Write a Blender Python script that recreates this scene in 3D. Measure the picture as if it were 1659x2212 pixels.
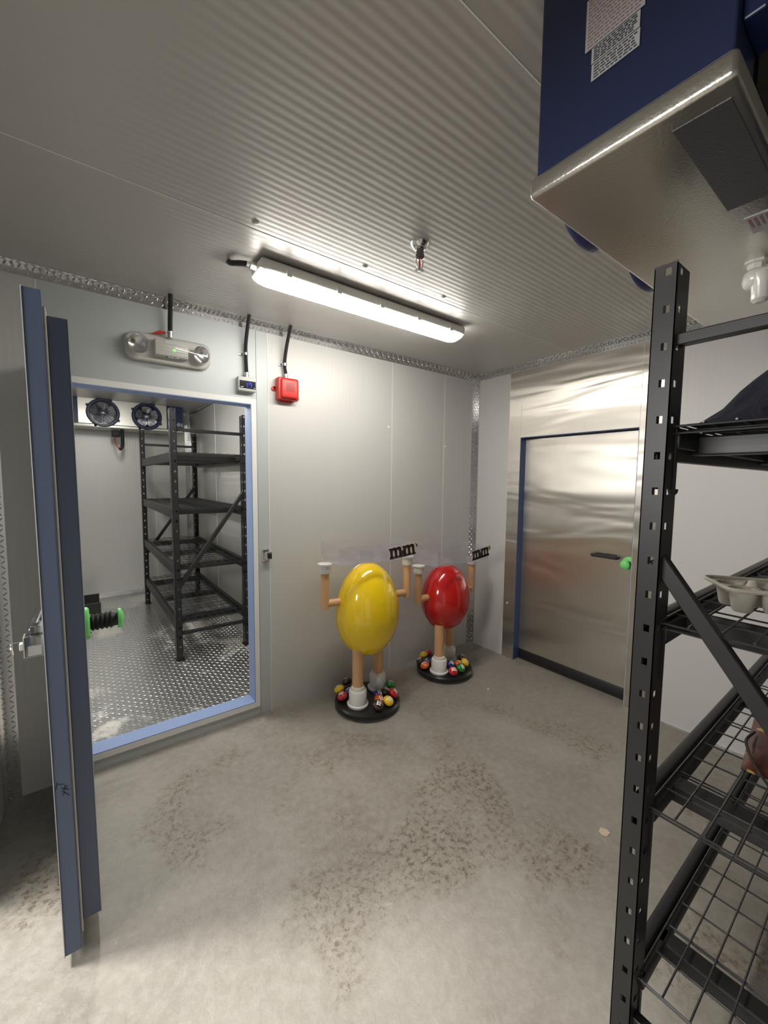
import bpy, bmesh, math, random
from mathutils import Vector, Matrix, noise
random.seed(7)
S = bpy.context.scene
COL = S.collection
for o in list(bpy.data.objects): bpy.data.objects.remove(o)

# ------------------------------------------------------------------ camera
cd = bpy.data.cameras.new('camera'); cam = bpy.data.objects.new('camera', cd); COL.objects.link(cam)
YAW, PITCH, ROLL, F = 0.649089, 0.07892, 0.009943, 874.377
cy, sy, cp, sp = math.cos(YAW), math.sin(YAW), math.cos(PITCH), math.sin(PITCH)
fw = Vector((sy*cp, cy*cp, -sp)); rt = Vector((cy, -sy, 0)); up = rt.cross(fw)
c_, s_ = math.cos(ROLL), math.sin(ROLL)
r2 = rt*c_ + up*s_; u2 = -rt*s_ + up*c_
M = Matrix((r2, u2, -fw)).transposed().to_4x4(); M.translation = Vector((-2.8806, -2.4509, 1.5017))
cam.matrix_world = M
cd.sensor_fit = 'HORIZONTAL'; cd.sensor_width = 36; cd.lens = 36*F/1659; cd.clip_start = .02; cd.clip_end = 60
S.camera = cam

# ------------------------------------------------------------------ view, world, lights
S.view_settings.view_transform = 'Standard'; S.view_settings.look = 'None'
S.cycles.transparent_max_bounces = 40
S.view_settings.exposure = 0.40; S.view_settings.gamma = 1.0; S.view_settings.use_curve_mapping = False
W = bpy.data.worlds.new('world'); S.world = W; W.use_nodes = True
W.node_tree.nodes['Background'].inputs[0].default_value = (.75, .85, 1, 1)
W.node_tree.nodes['Background'].inputs[1].default_value = .15
TUBE = 34.0          # emission of the room's tube light
FRZ_TUBE = 52.0      # emission of the freezer room's tube light
def area(name, loc, tgt, sx, sz, power, col):
    ld = bpy.data.lights.new(name, 'AREA'); ld.shape = 'RECTANGLE'; ld.size = sx; ld.size_y = sz
    ld.energy = power; ld.color = col
    o = bpy.data.objects.new(name, ld); COL.objects.link(o); o.location = loc
    o.rotation_euler = (Vector(tgt)-Vector(loc)).to_track_quat('-Z', 'Y').to_euler()
    return o
# daylight reaching the room through the entrance in its left wall
area('daylight', (-4.25, -.36, 3.28), (-2.3, -1.35, 0), .5, .5, 150, (1, .97, .92))
area('right_wall_fill', (-5.0, -1.5, 1.85), (0, -1.75, 1.25), 1.3, .6, 46, (1, .96, .92))  # added fill lamp, unseen, brightens the right wall through the entrance

# ------------------------------------------------------------------ materials
def mat(name, col, rough=.5, metal=0., emit=None, strength=0, bump=None, spec=.5, alpha=None, trans=None, coat=0, vary=None):
    m = bpy.data.materials.new(name); m.use_nodes = True
    nt = m.node_tree; b = nt.nodes['Principled BSDF']
    b.inputs['Base Color'].default_value = (*col, 1); b.inputs['Roughness'].default_value = rough
    b.inputs['Metallic'].default_value = metal; b.inputs['Specular IOR Level'].default_value = spec
    b.inputs['Coat Weight'].default_value = coat
    if emit: b.inputs['Emission Color'].default_value = (*emit, 1); b.inputs['Emission Strength'].default_value = strength
    if trans: b.inputs['Transmission Weight'].default_value = trans; b.inputs['IOR'].default_value = 1.45
    if vary:  # (scale, amount) soft procedural colour variation
        N = nodes(nt); n = N.noise(N.obj(), vary[0], 4); mx = N.mix(n, tuple(c*(1-vary[1]) for c in col), tuple(min(1, c*(1+vary[1])) for c in col))
        nt.links.new(mx, b.inputs['Base Color'])
    if bump:
        N = nodes(nt); h = bump(N); bp = nt.nodes.new('ShaderNodeBump')
        bp.inputs['Strength'].default_value = 1; bp.inputs['Distance'].default_value = 1
        nt.links.new(h, bp.inputs['Height']); nt.links.new(bp.outputs[0], b.inputs['Normal'])
    return m
class nodes:
    def __init__(s, nt): s.nt = nt; s.L = nt.links
    def obj(s):
        return s.nt.nodes.new('ShaderNodeTexCoord').outputs['Object']
    def sep(s, v):
        n = s.nt.nodes.new('ShaderNodeSeparateXYZ'); s.L.new(v, n.inputs[0]); return n.outputs
    def m(s, op, a, b=0., c=0.):
        n = s.nt.nodes.new('ShaderNodeMath'); n.operation = op
        for i, v in enumerate((a, b, c)):
            if isinstance(v, (int, float)): n.inputs[i].default_value = v
            else: s.L.new(v, n.inputs[i])
        return n.outputs[0]
    def noise(s, v, scale, detail=3, rough=.5, dist=0):
        n = s.nt.nodes.new('ShaderNodeTexNoise'); n.inputs['Scale'].default_value = scale
        n.inputs['Detail'].default_value = detail; n.inputs['Roughness'].default_value = rough
        n.inputs['Distortion'].default_value = dist
        s.L.new(v, n.inputs['Vector']); return n.outputs['Fac']
    def scale(s, v, xyz):
        n = s.nt.nodes.new('ShaderNodeMapping'); n.inputs['Scale'].default_value = xyz; s.L.new(v, n.inputs[0]); return n.outputs[0]
    def mix(s, f, a, b):
        n = s.nt.nodes.new('ShaderNodeMix'); n.data_type = 'RGBA'; s.L.new(f, n.inputs[0]) if not isinstance(f, float) else None
        for i, v in ((6, a), (7, b)):
            if isinstance(v, tuple): n.inputs[i].default_value = (*v, 1)
            else: s.L.new(v, n.inputs[i])
        return n.outputs[2]
    def ramp(s, v, lo, hi):
        n = s.nt.nodes.new('ShaderNodeMapRange'); n.inputs[1].default_value = lo; n.inputs[2].default_value = hi
        n.interpolation_type = 'SMOOTHSTEP'; s.L.new(v, n.inputs[0]); return n.outputs[0]
def ribs(axis, period, depth, emboss=.00006):
    def f(N):
        v = N.obj(); a = N.sep(v)[axis]
        w = N.m('SINE', N.m('MULTIPLY', a, 2*math.pi/period))
        w = N.m('MULTIPLY', w, depth)
        big = N.m('MULTIPLY', N.noise(N.scale(v, (1.3, 1.3, .7)), 1.5, 1), .006)
        e = N.m('MULTIPLY', N.noise(v, 420, 1), emboss)
        return N.m('ADD', N.m('ADD', w, e), big)
    return f
def diamond(ax, ay, size, h):
    def f(N):
        o = N.sep(N.obj()); u = N.m('DIVIDE', o[ax], size); v = N.m('DIVIDE', o[ay], size)
        par = N.m('MODULO', N.m('ABSOLUTE', N.m('ADD', N.m('FLOOR', u), N.m('FLOOR', v))), 2.)
        sg = N.m('SUBTRACT', 1., N.m('MULTIPLY', par, 2.))
        p = N.m('MULTIPLY', N.m('SUBTRACT', N.m('FRACT', u), .5), sg); q = N.m('SUBTRACT', N.m('FRACT', v), .5)
        a = N.m('DIVIDE', N.m('ADD', p, q), .78); b = N.m('DIVIDE', N.m('SUBTRACT', q, p), .24)
        d = N.m('SQRT', N.m('ADD', N.m('MULTIPLY', a, a), N.m('MULTIPLY', b, b)))
        return N.m('MULTIPLY', N.m('SUBTRACT', 1., N.ramp(d, .25, 1.)), h)
    return f
def brushed(sx, amt):
    def f(N):
        v = N.obj(); n = N.noise(N.scale(v, sx), 1.0, 2, .45, .6)
        e = N.noise(N.scale(v, (1, 260, 5)), 1.0, 1)
        return N.m('ADD', N.m('MULTIPLY', n, amt), N.m('MULTIPLY', e, .0006))
    return f
def wavy(sx, amt, fine=.00004):
    def f(N):
        v = N.obj(); n = N.noise(N.scale(v, sx), 1.0, 2, .45, .6)
        e = N.noise(v, 300, 1)
        return N.m('ADD', N.m('MULTIPLY', n, amt), N.m('MULTIPLY', e, fine))
    return f
GREY = (.56, .555, .53)
M = {}
M['wall_x'] = mat('embossed_panel_back', GREY, .48, .12, bump=ribs(0, .0275, .00016))
M['wall_y'] = mat('embossed_panel_side', (.58, .57, .55), .48, .12, bump=ribs(1, .030, .00018))
M['ceil'] = mat('embossed_panel_ceiling', (.47, .455, .43), .40, .18, bump=ribs(1, .0285, .00030, .00003))
M['frame'] = mat('smooth_grey_panel', (.49, .52, .515), .46, .12, bump=wavy((1.5, 1.5, 1), .006, .00003))
M['frzwall'] = mat('freezer_wall_panel', (.60, .595, .57), .38, .3, bump=ribs(0, .0275, .00010))
M['frzwall_y'] = mat('freezer_wall_panel_side', (.58, .575, .55), .27, .4, bump=ribs(1, .0275, .00008))
M['seal'] = mat('white_sealant', (.8, .8, .77), .5)
M['white'] = mat('white_plastic', (.78, .78, .76), .4)
M['blue'] = mat('blue_grey_vinyl', (.098, .128, .205), .4, vary=(3, .05))
M['jamb'] = mat('pale_blue_vinyl', (.25, .33, .54), .42, vary=(3, .05))
M['bluedark'] = mat('dark_blue_vinyl', (.05, .085, .22), .5)
M['steel'] = mat('polished_stainless_panel', (.66, .625, .56), .35, 1., bump=wavy((.35, .7, 4.2), .018, 0))
M['steel_door'] = mat('stainless_door_skin', (.72, .68, .61), .30, 1., bump=wavy((1.2, .9, 3.2), .020, 0))
for k in ('steel', 'steel_door'):
    nt = M[k].node_tree; tn = nt.nodes.new('ShaderNodeTangent'); tn.direction_type = 'UV_MAP'; tn.uv_map = 'brush'
    b_ = nt.nodes['Principled BSDF']; b_.inputs['Anisotropic'].default_value = .92; nt.links.new(tn.outputs[0], b_.inputs['Tangent'])
M['galv'] = mat('stucco_aluminium', (.62, .60, .55), .30, 1., bump=lambda N: N.m('MULTIPLY', N.noise(N.obj(), 160, 3, .6), .0006))
M['coil'] = mat('dark_coil_fins', (.02, .022, .018), .5, .5, bump=lambda N: N.m('MULTIPLY', N.m('SINE', N.m('MULTIPLY', N.sep(N.obj())[0], 1500)), .001))
M['galvreflection'] = mat('dark_mottled_reflection', (.10, .10, .11), .45, .6, bump=lambda N: N.m('MULTIPLY', N.noise(N.obj(), 220, 3, .6), .0012))  # dark colour stands in for a reflection in the galvanised pan
M['evapblue'] = mat('royal_blue_paint', (.012, .021, .072), .38)
M['fanblue'] = mat('navy_fan_plastic', (.010, .018, .075), .35)
M['fanblade'] = mat('fan_blade_metal', (.35, .35, .38), .3, .9)
M['plate_xz'] = mat('diamond_plate_back_trim', (.70, .70, .70), .17, 1.)
M['plate_yz'] = mat('diamond_plate_side_trim', (.70, .70, .70), .17, 1.)
M['plate_xy'] = mat('diamond_plate_flat_trim', (.62, .62, .61), .24, 1.)
def floorplate():
    m = mat('diamond_plate_floor', (.55, .55, .54), .3, .92)
    nt = m.node_tree; N = nodes(nt); b = nt.nodes['Principled BSDF']
    d = N.noise(N.obj(), 2.2, 5, .65, .4); f = N.ramp(d, .52, .66)
    nt.links.new(N.mix(f, (.55, .55, .545), (.62, .60, .55)), b.inputs['Base Color'])
    nt.links.new(N.m('ADD', N.m('MULTIPLY', f, .28), .3), b.inputs['Roughness'])
    nt.links.new(N.m('SUBTRACT', .95, N.m('MULTIPLY', f, .5)), b.inputs['Metallic'])
    return m
M['floorplate'] = floorplate()
def concrete():
    m = mat('worn_concrete', (.4, .37, .33), .5)
    nt = m.node_tree; N = nodes(nt); b = nt.nodes['Principled BSDF']; v = N.obj()
    big = N.ramp(N.noise(v, 1.6, 5, .6, .3), .3, .75)
    base = N.mix(big, (.212, .190, .160), (.305, .282, .245))
    zone = N.ramp(N.noise(v, 1.9, 4, .6, .4), .48, .68)
    base = N.mix(N.m('MULTIPLY', zone, .45), base, (.205, .170, .125))
    fine = N.ramp(N.noise(v, 26, 5, .7), .35, .7)
    base = N.mix(N.m('MULTIPLY', fine, .35), base, (.42, .40, .365))
    stain = N.m('MULTIPLY', N.ramp(N.noise(v, 1.9, 4, .6, .4), .50, .66), N.ramp(N.noise(v, 42, 7, .78, 0), .50, .58))
    base = N.mix(N.m('MULTIPLY', stain, .9), base, (.115, .088, .058))
    pale = N.ramp(N.noise(v, 9, 6, .75, 1.5), .62, .72)
    base = N.mix(N.m('MULTIPLY', pale, .35), base, (.50, .47, .42))
    nt.links.new(base, b.inputs['Base Color'])
    nt.links.new(N.m('ADD', N.m('MULTIPLY', fine, .2), .36), b.inputs['Roughness'])
    bp = nt.nodes.new('ShaderNodeBump'); bp.inputs['Distance'].default_value = 1
    h = N.m('ADD', N.m('MULTIPLY', N.noise(v, 40, 6, .7, .5), .0022), N.m('MULTIPLY', N.noise(v, 5, 2), .004))
    nt.links.new(h, bp.inputs['Height']); nt.links.new(bp.outputs[0], b.inputs['Normal'])
    return m
M['concrete'] = concrete()
M['black'] = mat('black_powder_coat', (.014, .014, .015), .42, vary=(14, .3))
M['wire'] = mat('dark_wire', (.055, .055, .055), .38, .5)
M['rubber'] = mat('black_rubber', (.012, .012, .013), .55)
M['conduit'] = mat('black_ribbed_conduit', (.014, .014, .016), .32, bump=lambda N: N.m('MULTIPLY', N.m('SINE', N.m('MULTIPLY', N.sep(N.obj())[2], 1400)), .0006))
M['chrome'] = mat('chrome', (.7, .7, .7), .15, 1.)
M['darkchrome'] = mat('dark_chrome', (.25, .245, .24), .22, 1.)
M['zinc'] = mat('zinc_fitting', (.6, .6, .58), .35, .9)
M['brass'] = mat('brass_key', (.50, .46, .33), .3, 1.)
M['pvc'] = mat('white_pvc', (.72, .71, .66), .22, coat=.3)
M['green'] = mat('glow_green_plastic', (.20, .72, .19), .35)
M['red'] = mat('red_alarm_plastic', (.60, .045, .035), .4)
M['ivory'] = mat('ivory_plastic', (.55, .53, .48), .4)
M['grey'] = mat('light_grey_plastic', (.5, .51, .49), .45)
M['display'] = mat('black_display', (.004, .004, .008), .2)
M['digit'] = mat('blue_digit', (.01, .02, .6), .4, emit=(.02, .06, 1), strength=2.5)
M['led'] = mat('green_led', (.05, .6, .05), .4, emit=(.1, 1, .1), strength=3)
M['tube'] = mat('lit_diffuser', (.9, .9, .9), .4, emit=(1, .965, .90), strength=TUBE)
M['frztube'] = mat('lit_freezer_diffuser', (.9, .9, .9), .4, emit=(1, .98, .93), strength=FRZ_TUBE)
M['housing'] = mat('fixture_housing', (.72, .70, .66), .4)
M['yellow'] = mat('glossy_yellow', (.88, .60, .010), .14, coat=.5)
M['redgloss'] = mat('glossy_red', (.52, .012, .012), .14, coat=.5)
M['tan'] = mat('tan_post', (.66, .38, .19), .38)
M['whitegloss'] = mat('glossy_white', (.74, .73, .69), .16, coat=.4)
M['basedark'] = mat('black_base', (.012, .012, .013), .3)
M['letter'] = mat('white_letter', (.8, .79, .75), .3)
for k, c in dict(c_yellow=(.78, .50, .01), c_red=(.50, .015, .015), c_blue=(.01, .03, .22), c_brown=(.035, .018, .012), c_green=(.015, .20, .03), c_orange=(.72, .11, .01)).items():
    M[k] = mat('candy_'+k[2:], c, .13, coat=.5)
M['signbrown'] = mat('sign_brown', (.03, .016, .012), .4)
M['signtan'] = mat('sign_edge_tan', (.6, .55, .46), .4)
M['navy'] = mat('dark_navy_cloth', (.004, .006, .015), .85, bump=lambda N: N.m('MULTIPLY', N.noise(N.obj(), 25, 4, .6, 1), .006))
M['pulp'] = mat('moulded_pulp', (.46, .43, .36), .85, bump=lambda N: N.m('MULTIPLY', N.noise(N.obj(), 300, 2), .0006))
M['foil'] = mat('crumpled_foil', (.8, .8, .8), .18, 1., bump=lambda N: N.m('MULTIPLY', N.noise(N.obj(), 60, 4, .7), .006))
M['label'] = mat('white_label', (.52, .53, .54), .5)
M['ink'] = mat('dark_ink', (.05, .05, .07), .6)
M['redink'] = mat('red_ink', (.36, .20, .19), .6)
M['black_ink'] = mat('marker_ink', (.01, .01, .01), .6)
M['brownred'] = mat('maroon_patterned_plastic', (.13, .03, .022), .4)
def bagmat():
    m = M['brownred']; nt = m.node_tree; N = nodes(nt); b = nt.nodes['Principled BSDF']
    base = N.mix(N.ramp(N.noise(N.obj(), 22, 4, .6, 1), .4, .7), (.055, .014, .013), (.13, .035, .018))
    base = N.mix(N.ramp(N.noise(N.obj(), 17, 1), .68, .72), base, (.42, .30, .05)); nt.links.new(base, b.inputs['Base Color'])
bagmat()
def clearmat(name, tint, ior=1.2, rough=.03, a=.82):
    m = bpy.data.materials.new(name); m.use_nodes = True; nt = m.node_tree; nt.nodes.clear()
    out = nt.nodes.new('ShaderNodeOutputMaterial'); t = nt.nodes.new('ShaderNodeBsdfTransparent'); g = nt.nodes.new('ShaderNodeBsdfGlossy')
    d = nt.nodes.new('ShaderNodeBsdfDiffuse'); d.inputs[0].default_value = (.78, .76, .86, 1)
    mx = nt.nodes.new('ShaderNodeMixShader'); mx2 = nt.nodes.new('ShaderNodeMixShader'); lw = nt.nodes.new('ShaderNodeLayerWeight'); pw = nt.nodes.new('ShaderNodeMath'); pw.operation = 'POWER'; pw.inputs[1].default_value = 4; fr = nt.nodes.new('ShaderNodeMath'); fr.operation = 'MULTIPLY_ADD'; fr.inputs[1].default_value = .5; fr.inputs[2].default_value = .03; lw.inputs[0].default_value = .5
    nt.links.new(lw.outputs['Facing'], pw.inputs[0]); nt.links.new(pw.outputs[0], fr.inputs[0])
    t.inputs[0].default_value = (*tint, 1); g.inputs['Roughness'].default_value = rough
    mx2.inputs[0].default_value = 1-a
    nt.links.new(t.outputs[0], mx2.inputs[1]); nt.links.new(d.outputs[0], mx2.inputs[2])
    nt.links.new(fr.outputs[0], mx.inputs[0]); nt.links.new(mx2.outputs[0], mx.inputs[1]); nt.links.new(g.outputs[0], mx.inputs[2])
    nt.links.new(mx.outputs[0], out.inputs[0]); return m
M['acrylic'] = clearmat('clear_acrylic', (.985, .98, .99), 1.3, .03, .95)
M['lens'] = clearmat('clear_lens', (.97, .97, .965), 1.4, .05, .95)

# ------------------------------------------------------------------ mesh helpers
class MB:
    def __init__(s): s.bm = bmesh.new()
    def box(s, a, b, bev=0, seg=2, mtx=None):
        x0, y0, z0 = a; x1, y1, z1 = b
        t = bmesh.new(); bmesh.ops.create_cube(t, size=1)
        bmesh.ops.scale(t, vec=(abs(x1-x0), abs(y1-y0), abs(z1-z0)), verts=t.verts)
        bmesh.ops.translate(t, vec=((x0+x1)/2, (y0+y1)/2, (z0+z1)/2), verts=t.verts)
        if bev: bmesh.ops.bevel(t, geom=t.edges[:], offset=bev, segments=seg, affect='EDGES', profile=.5)
        s.add(t, mtx); return s
    def add(s, t, mtx=None):
        if mtx is not None: t.transform(mtx)
        me = bpy.data.meshes.new('t'); t.to_mesh(me); t.free(); s.bm.from_mesh(me); bpy.data.meshes.remove(me)
    def lathe(s, prof, mtx=None, n=32, caps=True, sx=1, sy=1):
        t = bmesh.new(); rings = []
        for r, z in prof: rings.append([t.verts.new((r*sx*math.cos(2*math.pi*i/n), r*sy*math.sin(2*math.pi*i/n), z)) for i in range(n)])
        for A, B in zip(rings, rings[1:]):
            for i in range(n): t.faces.new((A[i], A[(i+1) % n], B[(i+1) % n], B[i]))
        if caps:
            t.faces.new(rings[0][::-1]); t.faces.new(rings[-1])
        bmesh.ops.recalc_face_normals(t, faces=t.faces)
        s.add(t, mtx); return s
    def tube(s, pts, r, n=12, taper=None, caps=True):
        pts = [Vector(p) for p in pts]; t = bmesh.new(); rings = []; ref = None
        for i, p in enumerate(pts):
            d = (pts[min(i+1, len(pts)-1)]-pts[max(i-1, 0)]).normalized()
            if ref is None: ref = d.orthogonal().normalized()
            ref = (ref - d*ref.dot(d)).normalized(); b = d.cross(ref)
            rr = r if taper is None else taper[i]
            rings.append([t.verts.new(p + rr*(ref*math.cos(2*math.pi*k/n)+b*math.sin(2*math.pi*k/n))) for k in range(n)])
        for A, B in zip(rings, rings[1:]):
            for i in range(n): t.faces.new((A[i], A[(i+1) % n], B[(i+1) % n], B[i]))
        if caps: t.faces.new(rings[0][::-1]); t.faces.new(rings[-1])
        bmesh.ops.recalc_face_normals(t, faces=t.faces); s.add(t); return s
    def bar(s, a, b, w, h, bev=0):   # rectangular bar from a to b
        a, b = Vector(a), Vector(b); d = b-a; L = d.length; q = d.to_track_quat('X', 'Z').to_matrix().to_4x4(); q.translation = (a+b)/2
        return s.box((-L/2, -w/2, -h/2), (L/2, w/2, h/2), bev, 1, q)
    def prism(s, poly, y0, y1, mtx=None):   # polygon in x,z extruded along y
        t = bmesh.new(); A = [t.verts.new((x, y0, z)) for x, z in poly]; B = [t.verts.new((x, y1, z)) for x, z in poly]
        t.faces.new(A); t.faces.new(B[::-1]); n = len(poly)
        for i in range(n): t.faces.new((A[i], B[i], B[(i+1) % n], A[(i+1) % n]))
        bmesh.ops.recalc_face_normals(t, faces=t.faces); s.add(t, mtx); return s
    def obj(s, name, m, parent=None, smooth=False, kind=None, label=None, loc=None, sub=0):
        me = bpy.data.meshes.new(name); s.bm.to_mesh(me); s.bm.free()
        for ml in (m if isinstance(m, (list, tuple)) else [m]): me.materials.append(M[ml])
        if m in ('steel', 'steel_door'):
            uv = me.uv_layers.new(name='brush')
            for lp in me.loops: co = me.vertices[lp.vertex_index].co; uv.data[lp.index].uv = (co.y+co.x*.01, co.z+co.x*.013)
        o = bpy.data.objects.new(name, me); COL.objects.link(o)
        if smooth:
            for p in me.polygons: p.use_smooth = True
            if smooth != 'all': me.set_sharp_from_angle(angle=math.radians(40))
        if sub: md = o.modifiers.new('s', 'SUBSURF'); md.levels = md.render_levels = sub
        if parent: o.parent = parent
        if kind: o['kind'] = kind
        if label: o['label'] = label
        if loc: o.location = loc
        return o
def thing(name, label, cat, loc=(0, 0, 0), rz=0, group=None):
    o = bpy.data.objects.new(name, None); COL.objects.link(o); o.empty_display_size = .05
    o.location = loc; o.rotation_euler = (0, 0, rz); o['label'] = label; o['category'] = cat
    if group: o['group'] = group
    return o
def tag(o, label, cat, group=None):
    o['label'] = label; o['category'] = cat
    if group: o['group'] = group
    return o
def smoothpath(pts, k=8):
    P = [Vector(p) for p in pts]; P = [P[0]*2-P[1]]+P+[P[-1]*2-P[-2]]; out = []
    for i in range(1, len(P)-2):
        for j in range(k):
            t = j/k; a, b, c, d = P[i-1], P[i], P[i+1], P[i+2]
            out.append(.5*((2*b)+(c-a)*t+(2*a-5*b+4*c-d)*t*t+(3*b-a-3*c+d)*t**3))
    out.append(P[-2]); return out
def text_mb(body, size, mtx, depth=.001, offset=0., aspect=1.):
    cu = bpy.data.curves.new('t', 'FONT'); cu.body = body; cu.size = size; cu.extrude = depth; cu.offset = offset
    cu.align_x = 'CENTER'; cu.align_y = 'CENTER'
    o = bpy.data.objects.new('t', cu); COL.objects.link(o); dg = bpy.context.evaluated_depsgraph_get(); dg.update()
    me = bpy.data.meshes.new_from_object(o.evaluated_get(dg)); bpy.data.objects.remove(o); bpy.data.curves.remove(cu)
    mb = MB(); t = bmesh.new(); t.from_mesh(me); bpy.data.meshes.remove(me); t.transform(Matrix.Diagonal((aspect, 1, 1, 1)))
    mb.add(t, mtx); return mb
def face(origin, right, upv):
    r = Vector(right).normalized(); u = Vector(upv).normalized(); n = r.cross(u)
    m = Matrix((r, u, n)).transposed().to_4x4(); m.translation = Vector(origin); return m
Rz = lambda a: Matrix.Rotation(a, 4, 'Z'); Rx = lambda a: Matrix.Rotation(a, 4, 'X'); Ry = lambda a: Matrix.Rotation(a, 4, 'Y')
T = Matrix.Translation

def lozenges(mb, O, U, V, N, lu, lv, size, h=.0016):
    O, U, V, N = Vector(O), Vector(U), Vector(V), Vector(N); nu, nv = int(lu/size), int(lv/size)
    su, sv = lu/max(nu, 1), lv/max(nv, 1); b = mb.bm
    for i in range(nu):
        for j in range(nv):
            c = O+U*su*(i+.5)+V*sv*(j+.5); sg = 1 if (i+j) % 2 else -1
            a = (U+V*sg).normalized()*size*.52; p = (U*-sg+V).normalized()*size*.15
            q = [b.verts.new(c+a), b.verts.new(c+p), b.verts.new(c-a), b.verts.new(c-p)]
            t = [b.verts.new(c+a*.55+N*h), b.verts.new(c+p*.35+N*h), b.verts.new(c-a*.55+N*h), b.verts.new(c-p*.35+N*h)]
            b.faces.new(t)
            for k in range(4): b.faces.new((q[k], q[(k+1) % 4], t[(k+1) % 4], t[k]))
def plated(a, b, axis, sgn, size=.024, h=.0030):
    """box a-b with raised diamond tread on the face whose normal is sgn*axis"""
    mb = MB().box(a, b); lo = [min(a[i], b[i]) for i in range(3)]; hi = [max(a[i], b[i]) for i in range(3)]
    ax = [i for i in range(3) if i != axis]; O = list(lo); O[axis] = hi[axis] if sgn > 0 else lo[axis]
    E = [[0, 0, 0] for _ in range(3)]; E[0][ax[0]] = 1; E[1][ax[1]] = 1; E[2][axis] = sgn
    lozenges(mb, O, E[0], E[1], E[2], hi[ax[0]]-lo[ax[0]], hi[ax[1]]-lo[ax[1]], size, h)
    for f in mb.bm.faces: f.normal_update()
    bmesh.ops.recalc_face_normals(mb.bm, faces=mb.bm.faces); return mb

# ------------------------------------------------------------------ room shell
H = 2.43; XL = -3.2; YF = -2.80
def struct(mb, name, m, parent=None, **k): return mb.obj(name, m, parent, kind=None if parent else 'structure', **k)
struct(MB().box((-7.5, YF, -.1), (.12, .1, 0)).box((-7.5, .1, -.1), (XL, 3, 0)), 'floor', 'concrete')
ceil = struct(MB().box((XL-.1, YF, H), (.12, .1, H+.1)), 'ceiling', 'ceil')
cs = MB()
for y in (-.885, -1.85):
    cs.box((XL, y-.0015, H-.0015), (0, y+.0015, H+.001))
cs.obj('sealant_line', 'seal', ceil)
for x, y in ((-2.325, -.93), (-1.841, -.925), (-1.363, -.928)):
    MB().lathe([(.013, 0), (.012, -.003), (.007, -.006)], T((x, y, H)), 20).obj('screw_cap', 'grey', ceil, smooth=True)
wb = struct(MB().box((XL-.1, 0, 0), (-2.993, .1, H)).box((-1.925, 0, 0), (.12, .1, H)), 'wall_back', 'wall_x')
sl = MB()
for x in (-.953, -.393): sl.box((x-.0018, -.0015, 0), (x+.0018, .001, H))
sl.obj('sealant_line', 'seal', wb)
for x, z in ((-.985, 1.90), (-.375, 1.79)):
    MB().lathe([(.010, 0), (.009, .003), (.005, .005)], T((x, 0, z)) @ Rx(math.pi/2), 16).obj('screw_cap', 'seal', wb, smooth=True)
# freezer door frame panel
OX0, OX1, OZ0, OZ1 = -2.90, -2.030, .090, 1.946
fp = MB().box((-2.991, 0, 0), (OX0-.03, .1, H)).box((OX1+.03, 0, 0), (-1.927, .1, H)).box((OX0-.03, 0, OZ1+.03), (OX1+.03, .1, H)).box((OX0-.03, 0, 0), (OX1+.03, .1, OZ0-.033))
frame = struct(fp, 'trim_1', 'frame')
MB().box((-1.9265, -.002, 0), (-1.923, .001, H)).box((-2.9945, -.0015, 0), (-2.991, .001, H)).obj('sealant_line', 'seal', frame)
MB().box((OX0-.03, -.008, OZ0-.033), (OX0, .1, OZ1+.03)).box((OX1, -.008, OZ0-.033), (OX1+.03, .1, OZ1+.03)).box((OX0, -.008, OZ1), (OX1, .1, OZ1+.03)).box((OX0, -.008, OZ0-.033), (OX1, .1, OZ0-.001)).obj('casing', 'white', frame)
MB().box((OX0, -.006, OZ0), (OX0+.004, .1, OZ1)).box((OX1-.004, -.006, OZ0), (OX1, .1, OZ1)).box((OX0, -.006, OZ1-.004), (OX1, .1, OZ1)).box((OX0, -.007, OZ0-.001), (OX1, .1, OZ0+.004)).obj('jamb_lining', 'jamb', frame)
# thin seams on the frame panel (sheet joints beside the opening)
MB().box((-2.003+.008, -.0012, 0), (-2.0045+.008, .001, H-.05)).obj('sheet_joint', 'ink', frame)

# right wall with the stainless door
wr = struct(MB().box((0, -.362, 0), (.1, .1, H)).box((0, YF, 0), (.1, -1.50, H)), 'wall_right', 'wall_y')
MB().box((-.0015, -2.36, 0), (.001, -2.357, H)).obj('sealant_line', 'seal', wr)
st = struct(MB().box((-.001, -.475, 0), (.1, -.362, H)), 'trim_2', 'steel')
MB().box((-.001, -1.347, 1.855), (.1, -.475, H)).obj('header_panel', 'steel', st)
MB().box((-.001, -1.50, 0), (.1, -1.347, H)).obj('casing_panel', 'steel', st)
MB().box((-.0018, -.3625, 0), (.0, -.3605, H)).box((-.0018, -.476, 1.855), (0, -.4745, H)).box((-.0018, -1.3478, 0), (0, -1.3462, H)).obj('sealant_line', 'seal', st)
MB().box((.0, -.479, 0), (.1, -.475, 1.855)).box((0, -1.347, 1.851), (.1, -.475, 1.855)).box((0, -1.347, 0), (.1, -1.343, 1.855)).obj('jamb_lining', 'bluedark', st)
for y, z in ((-.414, 1.62), (-.392, 1.93), (-.40, .47)):
    MB().lathe([(.008, 0), (.007, .003), (.004, .005)], T((0, y, z)) @ Ry(-math.pi/2), 16).obj('screw_cap', 'seal', st, smooth=True)
d2 = bpy.data.objects.new('door_2', None); COL.objects.link(d2); d2['kind'] = 'structure'
MB().box((.068, -1.345, .085), (.1, -.479, 1.845), .003).obj('door_panel', 'steel_door', d2)
MB().box((.060, -1.345, .004), (.095, -.479, .088), .012).obj('door_sweep', 'rubber', d2, smooth=True)
hd = MB().bar((.030, -1.070, .985), (.030, -1.240, .985), .016, .022, .003).bar((.026, -1.072, .985), (.068, -1.072, .985), .014, .022, .003).bar((.026, -1.238, .985), (.068, -1.238, .985), .014, .022, .003)
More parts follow.
